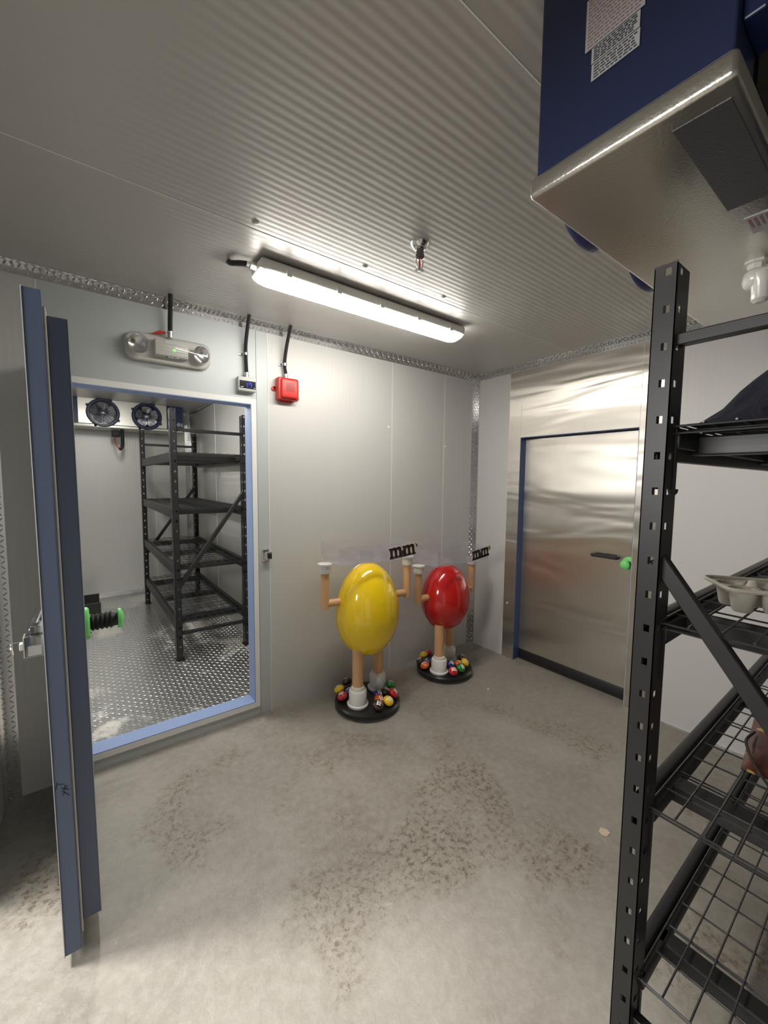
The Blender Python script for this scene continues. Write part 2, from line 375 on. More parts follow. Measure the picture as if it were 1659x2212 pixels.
hd.obj('door_handle', 'rubber', d2)
kn = MB().lathe([(.046, 0), (.046, .004), (.03, .010), (.012, .012)], T((.068, -1.335+.03, .955)) @ Ry(-math.pi/2), 28).obj('release_plate', 'green', d2, smooth=True)
MB().lathe([(.017, 0), (.019, .02), (.017, .05)], T((.060, -1.305, .955)) @ Ry(-math.pi/2), 24).obj('release_bellows', 'rubber', d2, smooth=True)
MB().lathe([(.024, 0), (.030, .006), (.030, .018), (.02, .028), (.006, .031)], T((.018, -1.305, .955)) @ Ry(-math.pi/2), 24).obj('release_knob', 'green', d2, smooth=True)
MB().box((.1, -1.6, 0), (.13, -.2, H)).obj('door_backing', 'ink', d2)

# left wall with the entrance opening, front wall
struct(MB().box((XL-.1, -.60, 0), (XL, .1, H)).box((XL-.1, YF, 0), (XL, -2.35, H)).box((XL-.1, -2.35, 2.06), (XL, -.60, H)), 'wall_left', 'wall_y')
struct(MB().box((XL-.1, YF-.1, 0), (.12, YF, H)), 'wall_front', 'wall_x')

# diamond plate trims
Lg = .048
def plate(name, boxes_):
    t = None
    for i, (a, b, m) in enumerate(boxes_):
        d_ = [abs(a[k]-b[k]) for k in range(3)]; axx = d_.index(min(d_)); mb = plated(a, b, axx, 1 if (axx == 2 and a[2] < 1) else -1)
        if t is None: t = struct(mb, name, m)
        else: mb.obj('trim_leg', m, t)
plate('trim_3', [((XL, -.003, H-Lg), (0, 0, H), 'plate_xz'), ((XL, -Lg, H-.003), (0, 0, H), 'plate_xy')])
plate('trim_4', [((-.003, YF, H-Lg), (0, -.003, H), 'plate_yz'), ((-Lg, YF, H-.003), (0, -.003, H), 'plate_xy')])
plate('trim_5', [((-Lg, -.004, 0), (0, 0, H-.003), 'plate_xz'), ((-.004, -Lg, 0), (0, -.003, H-.003), 'plate_yz')])
plate('trim_6', [((XL, -.004, 0), (XL+.058, 0, H-.003), 'plate_xz'), ((XL, -.058, 0), (XL+.004, -.003, H-.003), 'plate_yz')])
struct(MB().box((-.010, -2.79, 0), (0, -1.50, .006)), 'baseboard_right', 'plate_xy')

# ------------------------------------------------------------------ freezer room
FX0, FX1, FY1, FZ0, FZ1 = -3.35, -1.70, 3.30, .088, 2.33
struct(plated((FX0, .1, 0), (FX1, FY1, FZ0), 2, 1, .030, .0018), 'floor_freezer', 'floorplate')
struct(MB().box((FX0-.1, .1, FZ1), (FX1+.1, FY1+.1, FZ1+.1)), 'ceiling_freezer', 'frzwall')
fb = struct(MB().box((FX0-.1, FY1, 0), (FX1+.1, FY1+.1, FZ1)), 'wall_freezer_back', 'frzwall')
MB().box((-2.105, FY1-.002, 0), (-2.101, FY1+.001, FZ1)).obj('sealant_line', 'seal', fb)
fr = struct(MB().box((FX1, .1, 0), (FX1+.1, FY1, FZ1)), 'wall_freezer_right', 'frzwall_y')
MB().box((FX1-.002, 2.05, 0), (FX1+.001, 2.054, FZ1)).obj('sealant_line', 'seal', fr)
struct(MB().box((FX0-.1, .1, 0), (FX0, FY1, FZ1)), 'wall_freezer_left', 'frzwall_y')
plate('trim_7', [((FX1-.05, FY1-.004, FZ0), (FX1, FY1, FZ1), 'plate_xz'), ((FX1-.004, FY1-.05, FZ0), (FX1, FY1-.004, FZ1), 'plate_yz')])
plate('trim_8', [((FX0, FY1-.004, FZ0), (FX1-.05, FY1, FZ0+.045), 'plate_xz')])
struct(plated((FX1-.004, .1, FZ1-.045), (FX1, FY1-.05, FZ1), 0, -1), 'trim_9', 'plate_yz')

# ------------------------------------------------------------------ freezer door, swung open
d1 = bpy.data.objects.new('door_1', None); COL.objects.link(d1); d1['kind'] = 'structure'
d1.location = (-2.928, -.012, 0); d1.rotation_euler = (0, math.radians(-.35), 0)
# local: door runs along -y, outside face towards -x, inner plug towards +x
MB().box((-.037, -.962, .038), (.003, -.010, 2.008), .002).obj('door_leaf', 'blue', d1)
MB().box((-.0395, -.964, .036), (-.037, -.008, 2.010), .0006).obj('outer_skin', 'frame', d1)
MB().box((.003, -.935, .062), (.0095, -.03, 1.975), .003).obj('gasket', 'ivory', d1)
MB().box((.0095, -.910, .080), (.057, -.06, 1.958), .002).obj('inner_plug', 'blue', d1)
MB().box((.0565, -.912, .078), (.0585, -.058, 1.960), .0006).obj('inner_skin', 'grey', d1)
pr = MB().lathe([(.052, 0), (.052, .006), (.046, .011), (.020, .012)], T((.0585, -.845, 1.03)) @ Ry(math.pi/2), 28)
pr.obj('release_plate', 'green', d1, smooth=True)
for dz in (.03, -.03): MB().lathe([(.006, 0), (.006, .003), (.003, .005)], T((.069, -.845-.022, 1.03+dz)) @ Ry(math.pi/2), 12).obj('screw', 'chrome', d1, smooth=True)
prof = [(.018, 0)]
for i in range(5): prof += [(.028, .007+i*.0125), (.0225, .0132+i*.0125)]
prof += [(.022, .078)]
MB().lathe(prof, T((.070, -.845, 1.03)) @ Ry(math.pi/2), 28).obj('release_bellows', 'rubber', d1, smooth=True)
MB().lathe([(.030, 0), (.033, .003), (.032, .010), (.022, .016), (.008, .018)], T((.145, -.845, 1.03)) @ Ry(math.pi/2), 28).obj('release_knob', 'green', d1, smooth=True)
la = MB().box((-.082, -.945, .985), (-.0395, -.895, 1.050), .005).box((-.070, -.935, 1.045), (-.0395, -.85, 1.075), .006).bar((-.066, -.93, 1.06), (-.046, -.80, 1.105), .016, .012, .003)
lat = la.obj('door_latch', 'darkchrome', d1, smooth=True)
MB().box((-.0855, -.943, .988), (-.082, -.897, 1.046)).box((-.075, -.9475, .993), (-.046, -.9445, 1.022)).obj('latch_frame', 'zinc', lat)
MB().box((-.094, -.938, 1.010), (-.0855, -.922, 1.030), .002).obj('lock_cylinder', 'ivory', lat)
for z in (.35, 1.02, 1.70):
    MB().box((-.055, -.14, z-.05), (-.0395, -.02, z+.05), .004).lathe([(.009, -.055), (.009, .055)], T((-.048, -.012, z)), 14).obj('hinge', 'chrome', d1, smooth=True)
mk = MB()
for a, b in (((-.029, .605), (-.014, .600)), ((-.021, .590), (-.004, .578)), ((-.022, .578), (-.006, .592)), ((-.016, .575), (-.004, .560)), ((-.030, .612), (-.034, .592)), ((-.012, .596), (-.018, .566))):
    mk.tube([(a[0], -.9622, a[1]-.01), (b[0], -.9622, b[1]-.01)], .0010, 6)
mk.obj('pen_marks', 'black_ink', d1)
sk = MB().box((-1.975, -.006, .985), (-1.930, 0, 1.058), .004).box((-1.962, -.034, 1.0), (-1.922, -.004, 1.045), .004)
sk2 = thing('door_strike', 'chrome latch strike on the wall right of the freezer doorway', 'latch strike', (-1.95, 0, 1.02))
o = sk.obj('strike_plate', 'chrome', sk2, smooth=True); o.location = (1.95, 0, -1.02)
o = MB().box((-1.950, -.042, 1.006), (-1.926, -.034, 1.038), .002).obj('strike_roller', 'rubber', sk2); o.location = (1.95, 0, -1.02)
kt = thing('key', 'small brass key hanging by a wire from the open freezer door latch', 'key', (-3.045, -.935, 1.03))
MB().lathe([(.012, -.001), (.012, .001)], T((0, 0, -.022)) @ Ry(math.pi/2-.2) @ Rz(0), 20).box((-.001, -.003, -.062), (.001, .003, -.03)).box((-.001, .003, -.058), (.001, .006, -.052)).obj('key_blade', 'brass', kt)
MB().tube(smoothpath([(.0255, .0, .0), (.010, 0, .001), (-.002, 0, -.002), (-.003, 0, -.012), (.002, 0, -.013), (.001, 0, -.004)]), .0009, 6).obj('wire_loop', 'chrome', kt)

# ------------------------------------------------------------------ ceiling tube light
def vapor_light(name, label, loc, rz, L, em):
    t = thing(name, label, 'ceiling light', loc, rz)
    hs = MB().box((-L/2-.002, -.067, -.058), (L/2+.002, .067, -.010), .014, 3); hs.box((-L/2+.15, -.03, -.012), (-L/2+.25, .03, 0)).box((L/2-.25, -.03, -.012), (L/2-.15, .03, 0))
    hs.obj('housing', 'housing', t, smooth=True)
    # rounded trough shaped diffuser
    b = bmesh.new(); n = 12; secs = []
    for x, k in ((-L/2, .35), (-L/2+.006, .62), (-L/2+.022, .86), (-L/2+.05, 1), (L/2-.05, 1), (L/2-.022, .86), (L/2-.006, .62), (L/2, .35)):
        secs.append([b.verts.new((x, .061*(k*.25+.75)*math.cos(math.pi*i/n), -.053-.040*k*math.sin(math.pi*i/n))) for i in range(n+1)])
    for A, B in zip(secs, secs[1:]):
        for i in range(n): b.faces.new((A[i], B[i], B[i+1], A[i+1]))
    b.faces.new(secs[0][::-1]); b.faces.new(secs[-1]); bmesh.ops.recalc_face_normals(b, faces=b.faces)
    mb = MB(); mb.add(b); mb.obj('diffuser', em, t, smooth=True)
    for i in range(5):
        x = -L/2+.12+i*(L-.24)/4
        for s in (-1, 1): MB().box((x-.012, s*.067-.003, -.062), (x+.012, s*.067+.003, -.036), .002).obj('clip', 'housing', t)
    return t
vl = vapor_light('ceiling_light', 'long lit white tube light with black conduit on the ribbed ceiling', (-1.615, -.685, H), 0, 1.24, 'tube')
MB().lathe([(.015, 0), (.015, .03), (.011, .03), (.011, .045)], T((-.618, 0, -.03)) @ Ry(-math.pi/2), 16).obj('cable_gland', 'zinc', vl, smooth=True)
MB().tube(smoothpath([(-.655, 0, -.030), (-.685, .02, -.028), (-.705, .06, -.018), (-.705, .10, .002)]), .0115, 14).obj('conduit', 'conduit', vl, smooth=True)
vapor_light('freezer_ceiling_light', 'tube light on the freezer room ceiling above the aisle', (-2.62, .93, FZ1), math.pi/2, 1.22, 'frztube')

# ------------------------------------------------------------------ sprinkler
sp_ = thing('fire_sprinkler', 'chrome pendant fire sprinkler head under the ribbed ceiling', 'sprinkler', (-1.765, -1.197, H))
MB().lathe([(.038, 0), (.036, -.004), (.024, -.018), (.019, -.020)], None, 28).obj('escutcheon', 'chrome', sp_, smooth=True)
MB().lathe([(.016, -.018), (.016, -.040), (.019, -.042), (.019, -.052), (.012, -.056)], None, 6).obj('body', 'darkchrome', sp_, smooth=True)
fr_ = MB()
for s in (-1, 1): fr_.tube(smoothpath([(s*.010, 0, -.054), (s*.018, 0, -.066), (s*.015, 0, -.082), (s*.003, 0, -.096)]), .0022, 8)
fr_.obj('frame_arm', 'chrome', sp_, smooth=True)
MB().lathe([(.0035, -.056), (.0035, -.092)], None, 10).obj('glass_bulb', 'red', sp_, smooth=True)
df = MB().lathe([(.008, -.096), (.010, -.099), (.003, -.101)], None, 16)
for i in range(12): df.box((.007, -.0016, -.100), (.018, .0016, -.0985), 0, 1, Rz(i*math.pi/6))
df.obj('deflector', 'chrome', sp_)

# ------------------------------------------------------------------ emergency light
el = thing('emergency_light', 'emergency light with two round lamps under a clear cover, above the freezer doorway', 'emergency light', (-2.462, 0, 2.165))
def rrect(w, h, r, n=6):
    out = []
    for cx_, cz_, a0 in ((w/2-r, h/2-r, 0), (-w/2+r, h/2-r, 90), (-w/2+r, -h/2+r, 180), (w/2-r, -h/2+r, 270)):
        for i in range(n+1):
            a = math.radians(a0+90*i/n); out.append((cx_+r*math.cos(a), cz_+r*math.sin(a)))
    return out
def rounded(w, h, r, levels, mtx=None, close=True):   # stack of rounded rectangles: (y, shrink)
    b = bmesh.new(); rings = []
    for y, k in levels: rings.append([b.verts.new((x, y, z)) for x, z in rrect(w-2*k, h-2*k, max(r-k, .004))])
    n = len(rings[0])
    for A, B in zip(rings, rings[1:]):
        for i in range(n): b.faces.new((A[i], A[(i+1) % n], B[(i+1) % n], B[i]))
    if close: b.faces.new(rings[0]); 
    b.faces.new(rings[-1]); bmesh.ops.recalc_face_normals(b, faces=b.faces)
    mb = MB(); mb.add(b, mtx); return mb
EW, EH = .405, .135
rounded(EW, EH, .05, [(0, 0), (-.022, 0), (-.028, .006)]).obj('back_housing', 'ivory', el, smooth=True)
MB().box((-.075, -.072, -.038), (.080, -.024, .045), .006).obj('battery_housing', 'ivory', el, smooth=True)
rb = MB()
for i in range(5): rb.box((-.072, -.0735, -.030+i*.016), (.077, -.0718, -.028+i*.016))
rb.obj('housing_groove', 'grey', el)
for s in (-1, 1):
    hd_ = MB().lathe([(.018, 0), (.040, .022), (.047, .032), (.044, .032), (.034, .020), (.008, .008)], T((s*.135, -.040, .004)) @ Rz(s*.35) @ Rx(math.pi/2+.15), 28)
    h_ = hd_.obj('lamp_head', 'chrome', el, smooth=True)
    MB().lathe([(.003, 0), (.010, .008), (.010, .020), (.002, .026)], T((s*.135, -.050, .004)) @ Rz(s*.35) @ Rx(math.pi/2+.15), 14).obj('bulb', 'lens', h_, smooth=True)
rounded(EW-.006, EH-.006, .048, [(-.028, 0), (-.070, .008), (-.090, .020), (-.096, .032)], close=False).obj('clear_cover', 'lens', el, smooth=True)
MB().lathe([(.005, 0), (.005, .003), (.002, .005)], T((.012, -.073, -.006)) @ Rx(math.pi/2), 12).obj('status_light', 'led', el, smooth=True)
MB().box((-.03, -.0745, .022), (.03, -.073, .036)).obj('rating_label', 'label', el)
MB().box((-.032, -.0985, -.055), (.036, -.096, -.046)).obj('name_strip', 'ink', el)
text_mb('DUAL-LITE', .011, face((.004, -.0987, -.0505), (1, 0, 0), (0, 0, 1)), .0004).obj('name_text', 'letter', el)
MB().lathe([(.012, 0), (.012, .022), (.015, .022), (.015, .032)], T((0.0, -.045, .062)), 16).obj('conduit_fitting', 'zinc', el, smooth=True)
MB().tube(smoothpath([(0, -.045, .092), (0, -.055, .15), (0, -.075, .21), (-.001, -.088, .266)]), .0115, 14).obj('conduit', 'conduit', el, smooth=True)
MB().tube([(-.075, -.02, .075), (-.045, -.03, .086), (-.02, -.03, .088)], .008, 10, [.004, .009, .006]).obj('wire_nut', 'red', el, smooth=True)

# ------------------------------------------------------------------ thermometer
th = thing('wall_thermometer', 'grey wall thermometer showing 17 in blue digits beside the freezer doorway', 'thermometer', (-2.062, 0, 2.052))
MB().box((-.052, -.042, -.040), (.052, 0, .040), .004).obj('case', 'grey', th, smooth=True)
MB().box((-.046, -.0435, -.026), (.048, -.0415, .018), .001).obj('display', 'display', th)
dg = MB()
def seg(mb, x, z, segs, w=.011, h=.024, t=.0032):
    m_ = {'a': ((x, z+h), (x+w, z+h)), 'b': ((x+w, z+h), (x+w, z+h/2)), 'c': ((x+w, z+h/2), (x+w, z)), 'd': ((x, z), (x+w, z)), 'e': ((x, z), (x, z+h/2)), 'f': ((x, z+h/2), (x, z+h)), 'g': ((x, z+h/2), (x+w, z+h/2))}
    for k in segs:
        (a, b), (c, d) = m_[k]; mb.bar((a, -.0440, b), (c, -.0440, d), t, .001)
seg(dg, -.012, -.018, 'bc'); seg(dg, .010, -.018, 'abcf')
dg.obj('digits', 'digit', th)
MB().box((-.040, -.0442, -.022), (-.025, -.0434, -.017)).obj('marking', 'label', th)
MB().box((.036, -.0442, -.022), (.042, -.0434, -.017)).obj('marking', 'label', th)
MB().lathe([(.011, 0), (.011, .016), (.014, .016), (.014, .030), (.010, .034)], T((.002, -.022, .038)), 16).obj('conduit_fitting', 'zinc', th, smooth=True)
MB().tube(smoothpath([(.002, -.022, .070), (-.002, -.024, .20), (.000, -.045, .29), (.002, -.085, .38)]), .0105, 14).obj('conduit', 'conduit', th, smooth=True)
def clip_(parent, x, z, s=-1, y=-.024):
    MB().lathe([(.0135, -.007), (.0135, .007)], T((x, y, z)), 16).box((x+s*.035, -.003, z-.007), (x+s*.008, 0, z+.007), .001).lathe([(.005, 0), (.004, .003)], T((x+s*.026, -.003, z)) @ Rx(math.pi/2), 10).obj('conduit_clip', 'chrome', parent, smooth=True)
clip_(th, -.003, .175)
# ------------------------------------------------------------------ fire alarm
fa = thing('fire_alarm', 'red square fire alarm horn on the back wall right of the freezer doorway', 'alarm', (-1.812, 0, 2.058))
MB().box((-.066, -.055, -.066), (.066, 0, .066), .008, 3).box((-.040, -.010, -.078), (.040, 0, -.06), .003).obj('box', 'red', fa, smooth=True)
MB().box((-.052, -.070, -.058), (.060, -.052, .060), .014, 3).obj('cover', 'red', fa, smooth=True)
gr = MB()
for i in range(7): gr.box((-.024, -.0712, -.018+i*.0075), (.032, -.0695, -.0155+i*.0075))
gr.obj('grille', 'brownred', fa)
for s, z in ((-1, .0), (1, -.045)): MB().lathe([(.013, -.003), (.013, .003)], T((s*.078, -.006, z)) @ Rx(math.pi/2), 16).box((min(s*.062, s*.078), -.009, z-.013), (max(s*.062, s*.078), -.003, z+.013)).obj('mounting_lug', 'red', fa, smooth=True)
MB().lathe([(.011, 0), (.011, .014), (.014, .014), (.014, .028), (.010, .032)], T((-.004, -.022, .064)), 16).obj('conduit_fitting', 'zinc', fa, smooth=True)
MB().tube(smoothpath([(-.004, -.022, .094), (-.012, -.024, .16), (-.004, -.04, .26), (.006, -.080, .374)]), .0105, 14).obj('conduit', 'conduit', fa, smooth=True)
clip_(fa, -.011, .15)

# ------------------------------------------------------------------ shelving racks
def perf(mb, n, z0, pitch, width, hw, hh, off, ztop, mtx, t=.0022):
    """strip in local x (width) and z, with n square holes; thickness along y"""
    xl, xr = off-hw/2, off+hw/2
    mb.box((0, 0, 0), (xl, t, ztop), 0, 1, mtx); mb.box((xr, 0, 0), (width, t, ztop), 0, 1, mtx)
    prev = 0
    for i in range(n):
        zc = z0+i*pitch; mb.box((xl, 0, prev), (xr, t, zc-hh/2), 0, 1, mtx); prev = zc+hh/2
    mb.box((xl, 0, prev), (xr, t, ztop), 0, 1, mtx)
def post(parent, cx, cyy, sx, sy_, HT):
    # cx,cyy outer corner; sx, sy_ = direction (+-1) toward inside along length / depth
    mb = MB(); w, d = .043, .068
    B = Matrix(((sx, 0, 0, cx), (0, sy_, 0, cyy), (0, 0, 1, 0), (0, 0, 0, 1)))
    P_ = .0762*HT/1.955; z0 = HT-.016-25*P_+0*P_
    n = 26
    # web on the end face (normal along length), holes
    webm = B @ Matrix(((0, 1, 0, 0), (1, 0, 0, 0), (0, 0, 1, 0), (0, 0, 0, 1)))
    perf(mb, n, max(z0, .02), P_, w, .0115, .016, .026, HT, webm)
    for yy in (0, w-.0022):
        fm = B @ T((0, yy, 0)); perf(mb, n, max(z0, .02), P_, d, .017, .015, .024, HT-.004, fm)
    mb.box((-.012, -.006, 0), (.075, w+.012, .004), 0, 1, B)
    bmesh.ops.recalc_face_normals(mb.bm, faces=mb.bm.faces)
    return mb.obj('post', 'black', parent)
def rack(name, label, loc, rz, L, D, HT, decks, flip=False):
    """length along local x, depth along local -y, origin at the left/back outer corner"""
    t = thing(name, label, 'shelving rack', loc, rz)
    for sx, cx_ in ((1, 0), (-1, L)):
        for s2, cyy in ((-1, 0), (1, -D)): post(t, cx_, cyy, sx, s2, HT)
        xm = cx_+sx*.030
        for z in (HT-.155, .205): MB().bar((xm, -.030, z), (xm, -D+.030, z), .026, .024, .002).obj('end_brace', 'black', t)
        a, b = ((.030, 1.335), (D-.030, .56)) if sx > 0 else ((.030, 1.335), (D-.030, .56))
        if flip: a, b = (.030, .57), (D-.030, 1.30)
        MB().bar((xm, -a[0], a[1]), (xm, -b[0], b[1]), .024, .032, .002).obj('diagonal_brace', 'black', t)
    for z in decks:
        for y in (-.006, -D+.006):
            s = -1 if y > -D/2 else 1
            MB().box((.050, y, z-.072), (L-.050, y+s*.028, z+.006), .006, 3).box((.050, y+s*.028, z-.045), (L-.05, y+s*.045, z-.010), .003).obj('beam', 'black', t, smooth=True)
            for x0, x1 in ((.046, .056), (L-.056, L-.046)): MB().box((x0, y+s*.002, z-.135), (x1, y+s*.040, z+.004)).obj('beam_bracket', 'black', t)
        sup = [.20, L/2, L-.20]
        for x in sup: MB().box((x-.024, -D+.03, z-.055), (x+.024, -.03, z-.010), .004).obj('cross_bar', 'black', t)
        wd = MB(); r = .0024; zz = z+.001
        y0, y1 = -.042, -D+.042
        nx = int(round((L-.06)/.0985)); ny = int(round((y0-y1)/.052))
        for i in range(nx+1):
            x = .032+(L-.064)*i/nx; wd.tube([(x, y0, zz), (x, y1, zz)], r, 6)
            if i in (0, nx) or i % 4 == 2: wd.tube([(x+.009, y0, zz-.014), (x+.009, y1, zz-.014)], r, 6)
        for i in range(ny+1):
            y = y0+(y1-y0)*i/ny; wd.tube([(.030, y, zz+.0045), (L-.030, y, zz+.0045)], r, 6)
        for y in (y0, y1): wd.tube([(.030, y, zz-.016), (L-.030, y, zz-.016)], r, 6)
        wd.obj('wire_deck', 'wire', t)
    return t
DK = [.312, .750, 1.188, 1.622]
rack('storage_rack', 'tall black steel shelving rack in the right foreground with wire shelves', (-1.881, -2.079, 0), 0, 1.82, .615, 1.957, DK)
rack('storage_rack', 'empty black steel shelving rack standing inside the freezer room', (-2.315, .915, FZ0), math.pi/2, 1.83, .57, 1.93, [.292, .728, 1.178, 1.606], True)

# ------------------------------------------------------------------ evaporator coolers
def evaporator(name, label, loc, rz, W_, Hh, D_, fans, fr_r, logo=True, ec=.17, pj=.034, zf=None):
    """front face at local y=0 looking to -y, left end x=0, bottom z=0"""
    t = thing(name, label, 'evaporator cooler', loc, rz)
    MB().box((ec, .004, .03), (W_-ec, D_, Hh)).obj('fan_panel', 'galv', t)
    for x0, x1 in ((0, ec), (W_-ec, W_)): MB().box((x0, 0, .03), (x1, D_, Hh), .003).obj('end_cover', 'evapblue', t)
    MB().box((-.006, -.012, -.006), (W_+.006, D_+.006, .032), .008, 3).obj('drain_pan', 'galv', t, smooth=True)
    for fx in fans:
        zc = (Hh/2+.004) if zf is None else zf; m_ = T((fx, 0, zc)) @ Rx(math.pi/2)
        rg = MB().lathe([(fr_r, 0), (fr_r+.004, pj-.014), (fr_r-.004, pj), (fr_r-.022, pj), (fr_r-.024, 0)], m_, 48, caps=False)
        for k in range(4):
            a = math.pi/4+k*math.pi/2+.3; rg.lathe([(.014, .0), (.014, .012)], m_ @ T(((fr_r+.008)*math.cos(a), (fr_r+.008)*math.sin(a), 0)), 12)
        ring = rg.obj('fan_guard_ring', 'fanblue', t, smooth=True)
        gd = MB()
        for k in range(1, 7):
            rr = (fr_r-.01)*k/7; h = pj+.018-.020*(k/7)**2
            gd.tube([(fx+rr*math.cos(a), -h, zc+rr*math.sin(a)) for a in [2*math.pi*i/40 for i in range(41)]], .0013, 5, caps=False)
        for k in range(16):
            a = math.pi*2*k/16; gd.tube([(fx+.02*math.cos(a), -pj-.018, zc+.02*math.sin(a)), (fx+.6*fr_r*math.cos(a), -pj-.011, zc+.6*fr_r*math.sin(a)), (fx+(fr_r-.01)*math.cos(a), -pj+.004, zc+(fr_r-.01)*math.sin(a))], .0013, 5)
        gd.obj('wire_guard', 'fanblue', ring)
        MB().lathe([(fr_r-.024, .002), (.001, .002)], m_, 40, caps=False).obj('fan_opening', 'display', t)
        bl = bmesh.new(); nb = 5
        for k in range(nb):
            a0 = 2*math.pi*k/nb+.25; prev = None
            for j in range(7):
                rr = .028+(fr_r-.034-.028)*j/6; w0 = .30+.34*math.sin(math.pi*min(1, j/6*.8+.1))
                pa = [bl.verts.new((rr*math.cos(a0+q*w0+.10*j/6), rr*math.sin(a0+q*w0+.10*j/6), .016+.010*q)) for q in (-1, -.3, .4, 1)]
                if prev:
                    for q in range(3): bl.faces.new((prev[q], prev[q+1], pa[q+1], pa[q]))
                prev = pa
        mbb = MB(); mbb.add(bl, m_); mbb.lathe([(.030, .004), (.030, .022), (.018, .030)], m_, 24)
        mbb.obj('fan_blades', 'fanblade', t, smooth=True)
    MB().box((.11, D_-.002, .035), (W_-.10, D_+.004, Hh-.01)).obj('coil_face', 'coil', t)
    if logo:
        MB().box((W_-.155, -.0045, .055), (W_-.012, -.0025, .115)).obj('logo_plate', 'evapblue', t)
        text_mb('BOHN', .066, face((W_-.0825, -.0052, .085), (1, 0, 0), (0, 0, 1)), .001, .0015, .82).obj('logo_text', 'label', t)
    return t
EZ = 2.062
ev = evaporator('evaporator', 'large blue and silver evaporator cooler hung from the ceiling over the foreground rack', (-1.08, -1.958, EZ), math.pi, 1.06, H-EZ-.002, .30, [.43, .78], .163, False, .10, .050, .172)
evf = evaporator('evaporator', 'two-fan silver and blue evaporator cooler high inside the freezer room', (-3.01, 2.86, 2.035), 0, 1.16, FZ1-2.037, .30, [.385, .79], .145)
# near unit: labels on the end cover that faces the camera side (world x = -2.14)
def decal(parent, name, m, corners, world=True):
    mb = MB(); b = bmesh.new(); b.faces.new([b.verts.new(c) for c in corners]); mb.add(b); o = mb.obj(name, m); 
    o.parent = parent; o.matrix_parent_inverse = parent.matrix_basis.inverted(); return o
bpy.context.view_layer.update()
XE = -2.1412
def label_side(y0, y1, z0, z1, ink, rows, nm):
    mb = MB().box((XE-.0012, y1, z0), (XE, y0, z1))
    o = mb.obj(nm, 'label'); o.parent = ev; o.matrix_parent_inverse = ev.matrix_basis.inverted()
    t = MB()
    for i in range(rows):
        z = z1-(i+.8)*(z1-z0)/(rows+.6); y = y0-.004
        while y > y1+.008:
            w = random.uniform(.003, .010); t.box((XE-.0016, max(y-w, y1+.004), z-.0011), (XE-.001, y, z+.0011)); y -= w+.0018
    q = t.obj('label_print', ink); q.parent = o; q.matrix_parent_inverse = Matrix(); 
    return o
label_side(-2.046, -2.140, 2.248, 2.330, 'redink', 14, 'warning_label')
label_side(-2.058, -2.134, 2.221, 2.246, 'ink', 6, 'warning_label')
label_side(-2.059, -2.135, 2.193, 2.219, 'ink', 5, 'warning_label')
o = MB().box((-2.108, -2.250, EZ-.0075), (-1.80, -2.176, EZ-.005), .0008).obj('dark_reflection', 'galvreflection'); o.parent = ev; o.matrix_parent_inverse = ev.matrix_basis.inverted()  # dark reflection on the pan underside, modelled as a thin patch
o = MB().box((-1.742, -2.245, EZ-.0075), (-1.66, -2.190, EZ-.006)).obj('warning_sticker', 'label'); o.parent = ev; o.matrix_parent_inverse = ev.matrix_basis.inverted()
st_ = MB()
for i in range(5): st_.box((-1.735, -2.198-i*.009, EZ-.0082), (-1.69, -2.194-i*.009, EZ-.0074))
q = st_.obj('sticker_print', 'redink'); q.parent = o
# end cover hooks and side box at the front edge of the near unit
o = MB().box((-2.12, -2.285, 2.14), (-2.04, -2.258, H-.002), .003).obj('hanger_bracket', 'fanblue'); o.parent = ev; o.matrix_parent_inverse = ev.matrix_basis.inverted()

# PVC drain fitting below the pan
pv = thing('drain_fitting', 'white plastic drain elbow and pipe below the blue evaporator cooler', 'pipe fitting', (-1.50, -2.165, EZ-.006))
MB().lathe([(.026, 0), (.026, -.006), (.019, -.008), (.019, -.020)], None, 8).obj('hex_nut', 'pvc', pv, smooth=True)
MB().tube([(-.006, .024, -.040), (-.005, .021, -.040), (-.003, .014, -.040), (0, .004, -.041), (.019, -.048, -.043)], .026, 20, [.006, .016, .0225, .026, .026]).obj('elbow', 'pvc', pv, smooth=True)
MB().tube([(.0, -.008, -.036), (-.002, -.012, -.052), (-.003, -.013, -.058), (-.004, -.014, -.096), (-.004, -.014, -.104)], .018, 18, [.024, .023, .0185, .018, .010]).obj('down_stub', 'pvc', pv, smooth=True)
MB().tube([(.019, -.048, -.043), (.020, -.053, -.043)], .0265, 20).obj('seal_ring', 'rubber', pv, smooth=True)
pp = MB().tube([(.02, -.050, -.043), (.13, -.40, -.060)], .017, 18).obj('pipe', 'pvc', pv, smooth=True)
text_mb('OS', .016, face((.008+.0, -.068, -.040), (.27, -1, -.04), (0, 0, 1)), .0006).obj('pipe_print', 'ink', pp)
# freezer drain heater valve
dv = thing('drain_valve', 'black drain fitting with red wire under the freezer room cooler', 'pipe fitting', (-2.50, 2.92, 2.028))
MB().box((-.055, -.03, -.085), (.025, .03, -.012), .01).obj('valve_body', 'rubber', dv, smooth=True)
MB().tube(smoothpath([(.045, 0, 0), (.045, 0, -.10), (.04, 0, -.18), (.015, 0, -.225)]), .017, 12).obj('hose', 'rubber', dv, smooth=True)
MB().tube(smoothpath([(-.02, 0, -.08), (-.025, -.01, -.14), (0, -.02, -.20), (.03, -.02, -.19)]), .005, 8).obj('red_wire', 'red', dv, smooth=True)
jb = thing('junction_box', 'grey junction box high in the far corner of the freezer room', 'junction box', (-1.78, 3.2, 2.17))
MB().box((-.05, -.05, 0), (.04, .03, .10), .005).obj('box', 'grey', jb); MB().box((-.052, -.056, -.002), (.042, -.05, .102), .002).obj('cover', 'grey', jb)
bx = thing('floor_bracket', 'black open steel box lying on the freezer room floor', 'steel box', (-2.86, 2.66, FZ0))
